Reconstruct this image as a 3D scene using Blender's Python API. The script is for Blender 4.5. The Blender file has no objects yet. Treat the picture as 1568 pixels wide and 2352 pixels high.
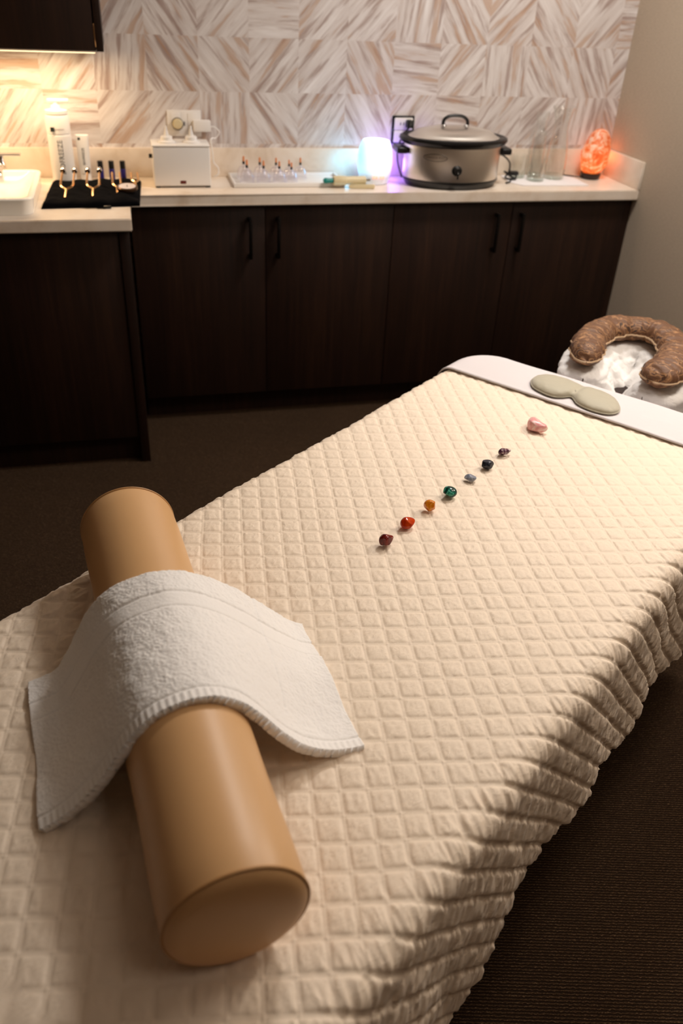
import bpy, bmesh, math, random
import numpy as np
from mathutils import Vector, Matrix
PI = math.pi
SC = bpy.context.scene
COL = SC.collection

# ------------------------------------------------------------------ camera
CAM_F, YAW, PITCH, ROLL, CAM_H = 1895.49, 0.2619, 0.5861, 0.0519, 1.5679
cam_data = bpy.data.cameras.new('camera')
cam = bpy.data.objects.new('camera', cam_data); COL.objects.link(cam)
_fw = Vector((math.sin(YAW)*math.cos(PITCH), math.cos(YAW)*math.cos(PITCH), -math.sin(PITCH)))
_r = Vector((math.cos(YAW), -math.sin(YAW), 0)); _u = _r.cross(_fw)
_c, _s = math.cos(ROLL), math.sin(ROLL)
_r2 = _c*_r + _s*_u; _u2 = -_s*_r + _c*_u
cam.matrix_world = Matrix(((_r2.x, _u2.x, -_fw.x, 0), (_r2.y, _u2.y, -_fw.y, 0), (_r2.z, _u2.z, -_fw.z, CAM_H), (0, 0, 0, 1)))
cam_data.sensor_fit = 'VERTICAL'; cam_data.sensor_height = 36.0
cam_data.lens = CAM_F/2352*36.0
cam_data.clip_start = 0.02
cam_data.dof.use_dof = True; cam_data.dof.focus_distance = 1.52; cam_data.dof.aperture_fstop = 3.4
SC.camera = cam

# ------------------------------------------------------------------ view, world, room and added fill lights
SC.view_settings.view_transform = 'Standard'; SC.view_settings.look = 'None'
SC.view_settings.exposure = 0.05; SC.view_settings.gamma = 1.0; SC.view_settings.use_curve_mapping = False
world = bpy.data.worlds.new('world'); SC.world = world; world.use_nodes = True
world.node_tree.nodes['Background'].inputs[0].default_value = (1.0, 0.8, 0.6, 1)
world.node_tree.nodes['Background'].inputs[1].default_value = 0.0

def area_light(name, loc, target, size, power, color, sizey=None, spread=PI):
    l = bpy.data.lights.new(name, 'AREA'); l.energy = power; l.color = color
    l.shape = 'RECTANGLE'; l.size = size; l.size_y = sizey or size; l.spread = spread
    o = bpy.data.objects.new(name, l); COL.objects.link(o); o.location = loc
    d = Vector(target)-Vector(loc); o.rotation_euler = d.to_track_quat('-Z', 'Y').to_euler()
    return o
# ceiling key panel near the table head; other panels and sconce are added
area_light('ceiling_key_or_fill_light', (1.38, 2.35, 2.56), (1.1, 1.7, 0), 0.42, 40, (1.0, 0.94, 0.88))
area_light('ceiling_key_or_fill_light', (0.9, -0.1, 2.56), (0.9, -0.1, 0), 0.6, 1.2, (1.0, 0.84, 0.70))  # added weak fill from behind the camera
area_light('ceiling_key_or_fill_light', (1.5, 1.15, 2.56), (1.5, 1.15, 0), 0.5, 9, (1.0, 0.88, 0.77))  # added fill for the hanging right side of the quilt
area_light('added_side_light', (1.80, 1.62, 1.72), (0.1, 0.75, 0.75), 0.20, 9, (1.0, 0.88, 0.76), 0.22)  # made-up low lamp, added to stretch the bolster's shadow to the left
# warm strip under the wall cabinet
area_light('under_cabinet_light', (-0.47, 3.14, 1.285), (-0.47, 3.16, 0), 0.80, 4.3, (1.0, 0.70, 0.40), 0.05)

# ------------------------------------------------------------------ helpers
def lin(c):
    r = []
    for v in c:
        v /= 255.0
        r.append(v/12.92 if v <= .04045 else ((v+.055)/1.055)**2.4)
    return (r[0], r[1], r[2], 1.0)

class Mat:
    def __init__(s, name, col=(200, 200, 200), rough=.5, metal=0.0, **kw):
        m = bpy.data.materials.new(name); m.use_nodes = True; s.m = m
        s.nt = m.node_tree; s.b = s.nt.nodes['Principled BSDF']
        s.b.inputs['Base Color'].default_value = lin(col)
        s.b.inputs['Roughness'].default_value = rough; s.b.inputs['Metallic'].default_value = metal
        for k, v in kw.items(): s.b.inputs[k.replace('_', ' ')].default_value = v
    def n(s, t, **kw):
        nd = s.nt.nodes.new(t)
        for k, v in kw.items(): setattr(nd, k, v)
        return nd
    def l(s, a, b): s.nt.links.new(a, b)
    def setin(s, nd, **kw):
        for k, v in kw.items(): nd.inputs[k.replace('_', ' ')].default_value = v
        return nd
    def coords(s, which='Object', scale=(1, 1, 1), rot=(0, 0, 0)):
        tc = s.n('ShaderNodeTexCoord'); mp = s.n('ShaderNodeMapping')
        mp.inputs['Scale'].default_value = scale; mp.inputs['Rotation'].default_value = rot
        s.l(tc.outputs[which], mp.inputs[0]); return mp.outputs[0]
    def noise(s, vec, scale, detail=4, rough=.55, dist=0.0):
        nd = s.n('ShaderNodeTexNoise'); s.l(vec, nd.inputs['Vector'])
        s.setin(nd, Scale=scale, Detail=detail, Roughness=rough, Distortion=dist); return nd.outputs['Fac']
    def ramp(s, fac, stops):
        r = s.n('ShaderNodeValToRGB'); e = r.color_ramp.elements
        while len(e) < len(stops): e.new(.5)
        for i, (p, c) in enumerate(stops):
            e[i].position = p; e[i].color = c if len(c) == 4 else lin(c)
        s.l(fac, r.inputs[0]); return r.outputs[0]
    def bump(s, h, strength=.3, dist=.002):
        b = s.n('ShaderNodeBump'); s.setin(b, Strength=strength, Distance=dist)
        s.l(h, b.inputs['Height']); s.l(b.outputs[0], s.b.inputs['Normal']); return b
    def color(s, out): s.l(out, s.b.inputs['Base Color']); return s

def g4(v): return (v, v, v, 1)

def mesh_obj(name, me, mat=None, parent=None, loc=None, rotz=0, smooth=False):
    if mat is not None: me.materials.append(mat.m if isinstance(mat, Mat) else mat)
    if smooth: me.polygons.foreach_set('use_smooth', [True]*len(me.polygons))
    o = bpy.data.objects.new(name, me); COL.objects.link(o)
    if parent is not None: o.parent = parent
    if loc is not None: o.location = loc
    if rotz: o.rotation_euler[2] = rotz
    return o

def smooth_by_angle(me, ang=35):
    bm = bmesh.new(); bm.from_mesh(me)
    for f in bm.faces: f.smooth = True
    for e in bm.edges:
        if len(e.link_faces) == 2 and e.calc_face_angle(0) > math.radians(ang): e.smooth = False
    bm.to_mesh(me); bm.free()

class B:
    """collects shapes in one bmesh and links them as one mesh object"""
    def __init__(s): s.bm = bmesh.new()
    def box(s, x0, x1, y0, y1, z0, z1, bev=0.0, seg=2):
        r = bmesh.ops.create_cube(s.bm, size=1)
        for v in r['verts']:
            v.co = Vector(((x0+x1)/2+v.co.x*(x1-x0), (y0+y1)/2+v.co.y*(y1-y0), (z0+z1)/2+v.co.z*(z1-z0)))
        if bev > 0:
            es = list({e for v in r['verts'] for e in v.link_edges})
            bmesh.ops.bevel(s.bm, geom=es, offset=bev, segments=seg, affect='EDGES', profile=.5)
        return s
    def lathe(s, prof, n=40, center=(0, 0), sx=1.0, sy=1.0, M=None):
        rings = []
        for (r, z) in prof:
            if r <= 1e-6:
                p = Vector((center[0], center[1], z)); rings.append([s.bm.verts.new(M @ p if M else p)])
            else:
                rg = []
                for k in range(n):
                    a = 2*PI*k/n; p = Vector((center[0]+r*sx*math.cos(a), center[1]+r*sy*math.sin(a), z))
                    rg.append(s.bm.verts.new(M @ p if M else p))
                rings.append(rg)
        for A_, B_ in zip(rings[:-1], rings[1:]):
            if len(A_) == 1 and len(B_) == 1: continue
            for k in range(n):
                k2 = (k+1) % n
                if len(A_) == 1: s.bm.faces.new((A_[0], B_[k2], B_[k]))
                elif len(B_) == 1: s.bm.faces.new((A_[k], A_[k2], B_[0]))
                else: s.bm.faces.new((A_[k], A_[k2], B_[k2], B_[k]))
        return s
    def tube(s, pts, r, n=10, caps=True, flat=1.0):
        pts = [Vector(p) for p in pts]; rad = r if hasattr(r, '__len__') else [r]*len(pts)
        rings = []; up = Vector((0, 0, 1)); prev = None
        for i, p in enumerate(pts):
            d = (pts[min(i+1, len(pts)-1)]-pts[max(i-1, 0)]).normalized()
            if prev is None: a = d.cross(up if abs(d.z) < .9 else Vector((1, 0, 0))).normalized()
            else: a = (prev-prev.dot(d)*d).normalized()
            prev = a; b = d.cross(a)
            rings.append([s.bm.verts.new(p+rad[i]*(math.cos(2*PI*k/n)*a+flat*math.sin(2*PI*k/n)*b)) for k in range(n)])
        for A_, B_ in zip(rings[:-1], rings[1:]):
            for k in range(n): s.bm.faces.new((A_[k], A_[(k+1) % n], B_[(k+1) % n], B_[k]))
        if caps: s.bm.faces.new(rings[0][::-1]); s.bm.faces.new(rings[-1])
        return s
    def prism(s, pts, axis, lo, hi, bev=0):
        """polygon pts in the plane normal to axis, extruded lo..hi"""
        def mk(p, h):
            return {'x': Vector((h, p[0], p[1])), 'y': Vector((p[0], h, p[1])), 'z': Vector((p[0], p[1], h))}[axis]
        a = [s.bm.verts.new(mk(p, lo)) for p in pts]; b = [s.bm.verts.new(mk(p, hi)) for p in pts]
        fs = [s.bm.faces.new(a[::-1]), s.bm.faces.new(b)]
        for k in range(len(pts)): fs.append(s.bm.faces.new((a[k], a[(k+1) % len(pts)], b[(k+1) % len(pts)], b[k])))
        if bev: bmesh.ops.bevel(s.bm, geom=list({e for f in fs for e in f.edges}), offset=bev, segments=2, affect='EDGES')
        return s
    def out(s, name, mat, parent=None, loc=None, rotz=0, ang=35, M=None):
        if M is not None: s.bm.transform(M)
        bmesh.ops.recalc_face_normals(s.bm, faces=s.bm.faces[:])
        me = bpy.data.meshes.new(name); s.bm.to_mesh(me); s.bm.free()
        smooth_by_angle(me, ang)
        return mesh_obj(name, me, mat, parent, loc, rotz)

def grid_mesh(name, P, uv=None, wrap=False, attrs=None):
    """P: (nu, nv, 3) array -> mesh"""
    nu, nv = P.shape[:2]
    idx = np.arange(nu*nv).reshape(nu, nv)
    if wrap:
        a = idx[:, :]; b = np.roll(idx, -1, axis=1)
        q = np.stack([a[:-1], b[:-1], b[1:], a[1:]], -1).reshape(-1, 4)
    else:
        q = np.stack([idx[:-1, :-1], idx[:-1, 1:], idx[1:, 1:], idx[1:, :-1]], -1).reshape(-1, 4)
    me = bpy.data.meshes.new(name)
    me.vertices.add(nu*nv); me.vertices.foreach_set('co', P.reshape(-1).astype(np.float32))
    me.loops.add(q.size); me.loops.foreach_set('vertex_index', q.reshape(-1).astype(np.int32))
    me.polygons.add(len(q)); me.polygons.foreach_set('loop_start', (np.arange(len(q))*4).astype(np.int32))
    me.polygons.foreach_set('loop_total', np.full(len(q), 4, np.int32))
    if uv is not None:
        l = me.uv_layers.new(name='uv'); l.data.foreach_set('uv', uv.reshape(-1, 2)[q.reshape(-1)].reshape(-1).astype(np.float32))
    for k, v in (attrs or {}).items():
        a = me.attributes.new(k, 'FLOAT', 'POINT'); a.data.foreach_set('value', v.reshape(-1).astype(np.float32))
    me.update(calc_edges=True); me.validate(); return me

_rng = np.random.RandomState(7); _T = _rng.rand(512, 512)
def vnoise(x, y):
    """value noise in 0..1"""
    xi = np.floor(x).astype(int); yi = np.floor(y).astype(int); fx = x-xi; fy = y-yi
    fx = fx*fx*(3-2*fx); fy = fy*fy*(3-2*fy)
    g = lambda a, b: _T[a % 512, b % 512]
    return (g(xi, yi)*(1-fx)+g(xi+1, yi)*fx)*(1-fy)+(g(xi, yi+1)*(1-fx)+g(xi+1, yi+1)*fx)*fy
def fbm(x, y, o=3):
    s = 0; a = 1; t = 0
    for k in range(o): s = s+a*vnoise(x*2**k+17*k, y*2**k+31*k); t += a; a *= .5
    return s/t

def normals(P):
    du = np.gradient(P, axis=0); dv = np.gradient(P, axis=1)
    n = np.cross(du, dv); return n/np.maximum(np.linalg.norm(n, axis=2, keepdims=True), 1e-12)

def tag(o, label=None, cat=None, group=None, kind=None):
    if label: o['label'] = label
    if cat: o['category'] = cat
    if group: o['group'] = group
    if kind: o['kind'] = kind
    return o
def thing(name, label, cat, loc=(0, 0, 0), rotz=0, group=None):
    o = bpy.data.objects.new(name, None); COL.objects.link(o); o.empty_display_size = .05
    o.location = loc; o.rotation_euler = (0, 0, rotz); return tag(o, label, cat, group)
def copy_tree(o, parent=None):
    c = o.copy(); COL.objects.link(c)
    if parent is not None: c.parent = parent
    for ch in list(o.children): copy_tree(ch, c)
    return c

def catmull(pts, n=8, closed=False):
    pts = [np.array(p, float) for p in pts]; out = []
    m = len(pts)
    rngi = range(m) if closed else range(m-1)
    for i in rngi:
        if closed: p0, p1, p2, p3 = pts[(i-1) % m], pts[i], pts[(i+1) % m], pts[(i+2) % m]
        else: p0, p1, p2, p3 = pts[max(i-1, 0)], pts[i], pts[i+1], pts[min(i+2, m-1)]
        for k in range(n):
            t = k/n
            out.append(.5*((2*p1)+(-p0+p2)*t+(2*p0-5*p1+4*p2-p3)*t*t+(-p0+3*p1-3*p2+p3)*t**3))
    if not closed: out.append(pts[-1])
    return np.array(out)

def text_mesh(txt, size, extrude=.0002):
    c = bpy.data.curves.new('lettering', 'FONT'); c.body = txt; c.size = size; c.extrude = extrude
    c.align_x = 'CENTER'; c.align_y = 'CENTER'; c.resolution_u = 3
    o = bpy.data.objects.new('lettering', c); COL.objects.link(o)
    dg = bpy.context.evaluated_depsgraph_get(); dg.update()
    me = bpy.data.meshes.new_from_object(o.evaluated_get(dg))
    bpy.data.objects.remove(o); bpy.data.curves.remove(c); return me

# ------------------------------------------------------------------ materials
def wallpaper_mat():
    m = Mat('streaked_wallpaper', rough=.7)
    uv = m.n('ShaderNodeUVMap', uv_map='uv')
    at = m.n('ShaderNodeAttribute', attribute_name='ang'); sd = m.n('ShaderNodeAttribute', attribute_name='seed')
    rot = m.n('ShaderNodeVectorRotate', rotation_type='Z_AXIS'); m.l(uv.outputs[0], rot.inputs['Vector']); m.l(at.outputs['Fac'], rot.inputs['Angle'])
    def layer(sx, sy, sc, dist, det, off):
        mp = m.n('ShaderNodeMapping'); mp.inputs['Scale'].default_value = (sx, sy, 1); m.l(rot.outputs[0], mp.inputs[0])
        nz = m.n('ShaderNodeTexNoise', noise_dimensions='4D'); m.l(mp.outputs[0], nz.inputs['Vector'])
        ad = m.n('ShaderNodeMath', operation='ADD'); ad.inputs[1].default_value = off; m.l(sd.outputs['Fac'], ad.inputs[0]); m.l(ad.outputs[0], nz.inputs['W'])
        m.setin(nz, Scale=sc, Detail=det, Roughness=.6, Distortion=dist); return nz.outputs['Fac']
    a = layer(4.5, 46, 1, .25, 5, 0); b = layer(3.2, 30, 1, .25, 4, 9.3); c = layer(9, 120, 1, .2, 3, 21.7)
    ca = m.ramp(a, [(.50, g4(0)), (.56, g4(.35)), (.60, g4(.75)), (.68, g4(1))])
    cb = m.ramp(b, [(.56, g4(0)), (.60, g4(.85)), (.70, g4(1))])
    cc = m.ramp(c, [(.42, g4(0)), (.75, g4(1))])
    base = m.ramp(b, [(.25, (240, 236, 235)), (.45, (222, 215, 212)), (.6, (204, 193, 188))])
    def mix(f, c1, col, k=1.0):
        mx = m.n('ShaderNodeMix', data_type='RGBA')
        if k != 1.0:
            mm = m.n('ShaderNodeMath', operation='MULTIPLY'); m.l(f, mm.inputs[0]); mm.inputs[1].default_value = k; f = mm.outputs[0]
        m.l(f, mx.inputs['Factor']); m.l(c1, mx.inputs['A'])
        mx.inputs['B'].default_value = lin(col); return mx.outputs['Result']
    c1 = mix(ca, base, (146, 116, 104), .80); c2 = mix(cb, c1, (190, 146, 108), .55); c3 = mix(cc, c2, (198, 180, 172), .30)
    m.color(c3); m.bump(a, .08, .001); return m

def counter_mat():
    m = Mat('cream_stone_counter', rough=.32)
    v = m.coords(); f = m.noise(v, 9, 6, .6, .4)
    m.color(m.ramp(f, [(.35, (238, 226, 212)), (.55, (232, 217, 200)), (.75, (214, 194, 172))])); return m

def wood_mat():
    m = Mat('dark_espresso_wood', rough=.5, Specular_IOR_Level=.3)
    v = m.coords(scale=(60, 60, 2.2)); f = m.noise(v, 1.2, 6, .65, .3)
    v2 = m.coords(scale=(8, 8, .8)); f2 = m.noise(v2, 1, 3)
    mx = m.n('ShaderNodeMath', operation='MULTIPLY_ADD'); mx.inputs[1].default_value = .6; m.l(f, mx.inputs[0])
    m2 = m.n('ShaderNodeMath', operation='MULTIPLY'); m2.inputs[1].default_value = .4; m.l(f2, m2.inputs[0]); m.l(m2.outputs[0], mx.inputs[2])
    m.color(m.ramp(mx.outputs[0], [(.35, (25, 13, 8)), (.52, (38, 21, 13)), (.68, (52, 31, 19))]))
    m.bump(f, .08, .001); return m

def carpet_mat():
    m = Mat('dark_brown_ribbed_carpet', rough=.95, Specular_IOR_Level=.15)
    v = m.coords(); 
    w = m.n('ShaderNodeTexWave', bands_direction='Y'); mp = m.coords(rot=(0, 0, math.radians(14)))
    m.l(mp, w.inputs['Vector']); m.setin(w, Scale=52, Distortion=3.2, Detail=3, Detail_Scale=3.0)
    mp2 = m.coords(scale=(230, 420, 200), rot=(0, 0, math.radians(14))); nz = m.noise(mp2, 1, 3, .7)
    nb = m.noise(v, 2.2, 4)
    mu = m.n('ShaderNodeMath', operation='MULTIPLY'); m.l(w.outputs['Fac'], mu.inputs[0]); m.l(nz, mu.inputs[1])
    c = m.ramp(mu.outputs[0], [(.08, (44, 31, 21)), (.36, (70, 51, 34)), (.50, (92, 69, 47)), (.66, (150, 122, 92))])
    mx = m.n('ShaderNodeMix', data_type='RGBA', blend_type='MULTIPLY'); mx.inputs['Factor'].default_value = 1
    m.l(c, mx.inputs['A']); m.l(m.ramp(nb, [(.3, g4(.85)), (.7, g4(1))]), mx.inputs['B'])
    m.color(mx.outputs['Result']); m.bump(mu.outputs[0], .9, .005); return m

def plain_wall_mat():
    m = Mat('taupe_textured_wall', rough=.75)
    v = m.coords(scale=(60, 60, 260)); f = m.noise(v, 1, 3)
    m.color(m.ramp(f, [(.3, (186, 170, 150)), (.7, (198, 182, 162))])); m.bump(f, .12, .002); return m

def quilt_mat():
    m = Mat('cream_satin_quilting', (240, 223, 202), .6, Sheen_Weight=.15, Sheen_Roughness=.4)
    uv = m.n('ShaderNodeUVMap', uv_map='uv'); g = m.n('ShaderNodeAttribute', attribute_name='gather')
    mp = m.n('ShaderNodeMapping'); mp.inputs['Scale'].default_value = (1, 1, 1); mp.inputs['Rotation'].default_value = (0, 0, math.radians(20)); m.l(uv.outputs[0], mp.inputs[0])
    mp.inputs['Scale'].default_value = (1.0, 2.3, 1)
    f = m.noise(mp.outputs[0], 46, 3, .55, 1.2)
    rr = m.ramp(f, [(.35, g4(0)), (.5, g4(.65)), (.7, g4(1))])
    b = m.bump(rr, .20, .0028)
    fs = m.n('ShaderNodeTexNoise'); m.l(uv.outputs[0], fs.inputs['Vector']); m.setin(fs, Scale=900, Detail=2)
    b2 = m.n('ShaderNodeBump'); m.setin(b2, Strength=.12, Distance=.0006); m.l(fs.outputs['Fac'], b2.inputs['Height']); m.l(b.outputs[0], b2.inputs['Normal']); m.l(b2.outputs[0], m.b.inputs['Normal'])
    return m

WALLPAPER = wallpaper_mat(); COUNTER = counter_mat(); WOOD = wood_mat(); CARPET = carpet_mat(); WALL = plain_wall_mat(); QUILT = quilt_mat()
DARKWALL = Mat('dark_taupe_wall', (112, 92, 74), .85)
CEIL = Mat('off_white_ceiling', (225, 220, 212), .8)
BLACKM = Mat('black_metal_pull', (14, 11, 10), .35, .6)
BLACKP = Mat('black_plastic', (16, 16, 17), .35)
SHEET = Mat('white_cotton_sheet', (216, 210, 212), .85)
_f = SHEET.noise(SHEET.coords(scale=(4, 4, 4)), 2.5, 3); SHEET.bump(_f, .25, .01)
COVER = Mat('white_cradle_cover', (236, 234, 232), .9)
_f = COVER.noise(COVER.coords(scale=(1, 1, 1)), 14, 4, .6, 1.5); COVER.bump(_f, .6, .012)
TERRY = Mat('white_terry', (250, 248, 246), .95, Sheen_Weight=.3)
_f = TERRY.noise(TERRY.coords(), 520, 3, .7); TERRY.bump(_f, .35, .0014)
VINYL = Mat('tan_vinyl', (210, 166, 116), .42)
_f = VINYL.noise(VINYL.coords(), 1400, 2); VINYL.bump(_f, .06, .0006)
VINYL_D = Mat('tan_vinyl_end', (178, 134, 84), .5)
WHITEP = Mat('white_plastic', (238, 234, 230), .3)
WHITEG = Mat('white_glazed_ceramic', (242, 238, 230), .12)
CHROME = Mat('chrome', (220, 220, 222), .12, 1.0)
STEEL = Mat('brushed_steel', (222, 216, 208), .34, 1.0, Anisotropic=.6)
_f = STEEL.noise(STEEL.coords(scale=(30, 30, 900)), 1, 3); STEEL.bump(_f, .08, .0005)
STEELD = Mat('etched_dark_steel', (105, 98, 92), .45, 1.0)
BRASS = Mat('rose_gold_metal', (235, 190, 140), .16, 1.0)
def thin_glass(name, tint, edge, lo, hi):
    m = Mat(name, (255, 255, 255), .03); nt = m.nt
    tr = m.n('ShaderNodeBsdfTransparent'); tr.inputs[0].default_value = tint
    gl = m.n('ShaderNodeBsdfGlossy'); gl.inputs['Roughness'].default_value = .04; gl.inputs['Color'].default_value = edge
    lw = m.n('ShaderNodeLayerWeight'); lw.inputs[0].default_value = .30
    mr = m.n('ShaderNodeMapRange'); m.setin(mr, To_Min=lo, To_Max=hi); m.l(lw.outputs['Facing'], mr.inputs['Value'])
    mx = m.n('ShaderNodeMixShader'); m.l(mr.outputs[0], mx.inputs[0]); m.l(tr.outputs[0], mx.inputs[1]); m.l(gl.outputs[0], mx.inputs[2])
    out = [n for n in nt.nodes if n.type == 'OUTPUT_MATERIAL'][0]; m.l(mx.outputs[0], out.inputs[0]); return m
CLEAR = thin_glass('clear_glass', (.975, .985, .98, 1), (.9, .93, .92, 1), .03, .9)
GBASE = thin_glass('thick_greenish_glass', (.88, .91, .89, 1), (.85, .90, .88, 1), .10, .75)
CUPM = thin_glass('clear_cup_plastic', (.975, .965, .98, 1), (.92, .90, .95, 1), .10, .85)
ORANGEP = Mat('orange_valve', (224, 140, 84), .45)
TEAL = Mat('teal_rubber', (0, 128, 122), .4)
CREAMP = Mat('translucent_cream_plastic', (236, 220, 180), .3, Transmission_Weight=.25, IOR=1.3)
BLUEP = Mat('dark_blue_glossy_label', (42, 34, 110), .3)
BLACKCLOTH = Mat('black_velour', (8, 8, 11), 1.0, Specular_IOR_Level=.05)
_f = BLACKCLOTH.noise(BLACKCLOTH.coords(), 60, 4); BLACKCLOTH.bump(_f, .5, .004)
PAPER = Mat('white_paper', (240, 236, 236), .8)
INK = Mat('dark_green_ink', (28, 40, 34), .6)
INKG = Mat('grey_ink', (150, 140, 132), .6)
GREY = Mat('grey_plastic', (120, 112, 104), .4)
SAGE = Mat('sage_green_satin', (178, 172, 152), .6, Sheen_Weight=.3)
_f = SAGE.noise(SAGE.coords(scale=(10, 10, 4)), 3, 4, .6, .8); SAGE.bump(_f, .25, .006)
PIPING = Mat('tan_piping', (196, 166, 132), .6)
DARKWOODB = Mat('dark_lamp_base_wood', (40, 22, 16), .35)
TABLEV = Mat('cream_table_vinyl', (206, 186, 160), .5)

def paisley():
    m = Mat('brown_paisley_brocade', rough=.6, Sheen_Weight=.05)
    v = m.coords()
    n1 = m.n('ShaderNodeTexNoise'); m.l(v, n1.inputs['Vector']); m.setin(n1, Scale=16, Detail=2, Distortion=2.2)
    w = m.n('ShaderNodeTexWave', wave_type='RINGS'); 
    vo = m.n('ShaderNodeTexVoronoi'); m.l(v, vo.inputs['Vector']); m.setin(vo, Scale=15)
    ad = m.n('ShaderNodeVectorMath', operation='ADD'); m.l(vo.outputs['Position'], ad.inputs[0])
    sb = m.n('ShaderNodeVectorMath', operation='SUBTRACT'); m.l(v, sb.inputs[0]); m.l(vo.outputs['Position'], sb.inputs[1])
    m.l(sb.outputs[0], w.inputs['Vector']); m.setin(w, Scale=17, Distortion=6, Detail=2, Detail_Scale=2.0)
    mu = m.n('ShaderNodeMath', operation='ADD'); m.l(w.outputs['Fac'], mu.inputs[0]); m.l(n1.outputs['Fac'], mu.inputs[1])
    m.color(m.ramp(mu.outputs[0], [(.36, (52, 30, 16)), (.56, (88, 54, 30)), (.66, (176, 130, 86)), (.76, (96, 60, 34)), (.88, (168, 124, 82)), (1.0, (100, 64, 36))]))
    f = m.noise(v, 40, 3, .6, 1.2); m.bump(f, .5, .006); return m
PAISLEY = paisley()

# ------------------------------------------------------------------ room shell
XR, YB, XL, YF, CZ = 1.949, 3.308, -2.0, -1.3, 2.6
ZC = 0.88
tag(B().box(XL-.1, XR+.1, YF-.1, YB+.1, -.1, 0).out('floor', CARPET), kind='structure')
tag(B().box(XL-.1, XR+.1, YF-.1, YB+.1, CZ, CZ+.1).out('ceiling', CEIL), kind='structure')
tag(B().box(XR, XR+.1, YF, YB, 0, CZ).out('wall_right', WALL), kind='structure')
tag(B().box(XL-.1, XL, YF, YB, 0, CZ).out('wall_left', DARKWALL), kind='structure')
tag(B().box(XL-.1, XR+.1, YF-.1, YF, 0, CZ).out('wall_front', DARKWALL), kind='structure')
# back wall: wallpaper in square pieces, each with its own streak direction
TW, TH, TX0, TZ0 = .1785, .1725, -.074, .993
S_, K_, H_, V_ = 52, -55, 0, 88
rows = {  # columns from k=-2 (left) upward
    0: [S_, H_, S_, S_, V_, K_, S_, K_, S_, H_, S_, S_, V_, K_],
    1: [H_, S_, V_, K_, K_, S_, S_, K_, H_, S_, V_, K_, K_, S_],
    2: [S_, V_, S_, K_, S_, H_, S_, S_, V_, K_, S_, K_, S_, H_],
    3: [K_, S_, H_, K_, K_, S_, V_, K_, S_, K_, V_, S_, H_, K_]}
rnd = random.Random(5)
V, F_, ang, seed, UV = [], [], [], [], []
for j in range(-6, 10):
    for i in range(-12, 13):
        x0 = TX0+i*TW; z0 = TZ0+j*TH
        x1 = min(x0+TW, XR); z1 = min(z0+TH, CZ); x0 = max(x0, XL); z0 = max(z0, 0)
        if x1 <= x0 or z1 <= z0: continue
        b = len(V); V += [(x0, YB, z0), (x1, YB, z0), (x1, YB, z1), (x0, YB, z1)]; F_.append((b, b+1, b+2, b+3))
        if j in rows and -2 <= i < 12: a = rows[j][i+2]
        else: a = rnd.choice([S_, K_, H_, V_, S_, K_])
        ang.append(-math.radians(a+rnd.uniform(-6, 6))); seed.append(rnd.uniform(0, 50))
b = len(V)
V += [(XL, YB, 0), (XR, YB, 0), (XR, YB, CZ), (XL, YB, CZ), (XL, YB+.1, 0), (XR, YB+.1, 0), (XR, YB+.1, CZ), (XL, YB+.1, CZ)]
F_ += [(b+4, b+7, b+6, b+5), (b, b+4, b+5, b+1), (b+1, b+5, b+6, b+2), (b+2, b+6, b+7, b+3), (b+3, b+7, b+4, b)]
ang += [0]*5; seed += [0]*5
me = bpy.data.meshes.new('wall_back'); me.from_pydata(V, [], F_); me.update()
uvl = me.uv_layers.new(name='uv')
for l in me.loops:
    co = me.vertices[l.vertex_index].co; uvl.data[l.index].uv = (co.x, co.z)
for k, arr in (('ang', ang), ('seed', seed)):
    a = me.attributes.new(k, 'FLOAT', 'FACE'); a.data.foreach_set('value', arr)
tag(mesh_obj('wall_back', me, WALLPAPER), kind='structure')
# panel fixtures just above the key light and the two added fill lights
LENS = Mat('ceiling_light_lens', (255, 250, 240), .5, Emission_Color=(1, .86, .72, 1), Emission_Strength=1.5)
for cx_, cy_, w_, lb in ((1.38, 2.35, .5, 'square ceiling light panel above the head end of the massage table'), (.9, -.1, .66, 'added square fill light panel on the ceiling behind the camera'), (1.5, 1.15, .56, 'added square fill light panel over the floor right of the massage table')):
    t = thing('key_or_fill_panel', lb, 'light', (cx_, cy_, CZ))
    h = w_/2
    B().box(-h, h, -h, -h+.02, -.025, -.0005).box(-h, h, h-.02, h, -.025, -.0005).box(-h, -h+.02, -h+.02, h-.02, -.025, -.0005).box(h-.02, h, -h+.02, h-.02, -.025, -.0005).out('frame', WHITEP, t)
    B().box(-h+.02, h-.02, -h+.02, h-.02, -.02, -.001).out('diffuser_panel', LENS, t)

t = thing('added_sconce', 'small cream sconce added for side light on the taupe wall beside the massage table', 'light', (XR, 1.62, 1.72))  # unseen fixture, added to carry the low side light
B().box(-.02, -.001, -.05, .05, -.08, .08, .004).out('back_plate', WHITEP, t)
B().prism([(-.02, -.11), (-.125, -.13), (-.125, .13), (-.02, .11)], 'z', -.125, -.118).out('lower_shade', WHITEP, t)
B().prism([(-.02, -.11), (-.125, -.13), (-.125, .13), (-.02, .11)], 'z', .118, .125).out('upper_shade', WHITEP, t)

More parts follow.
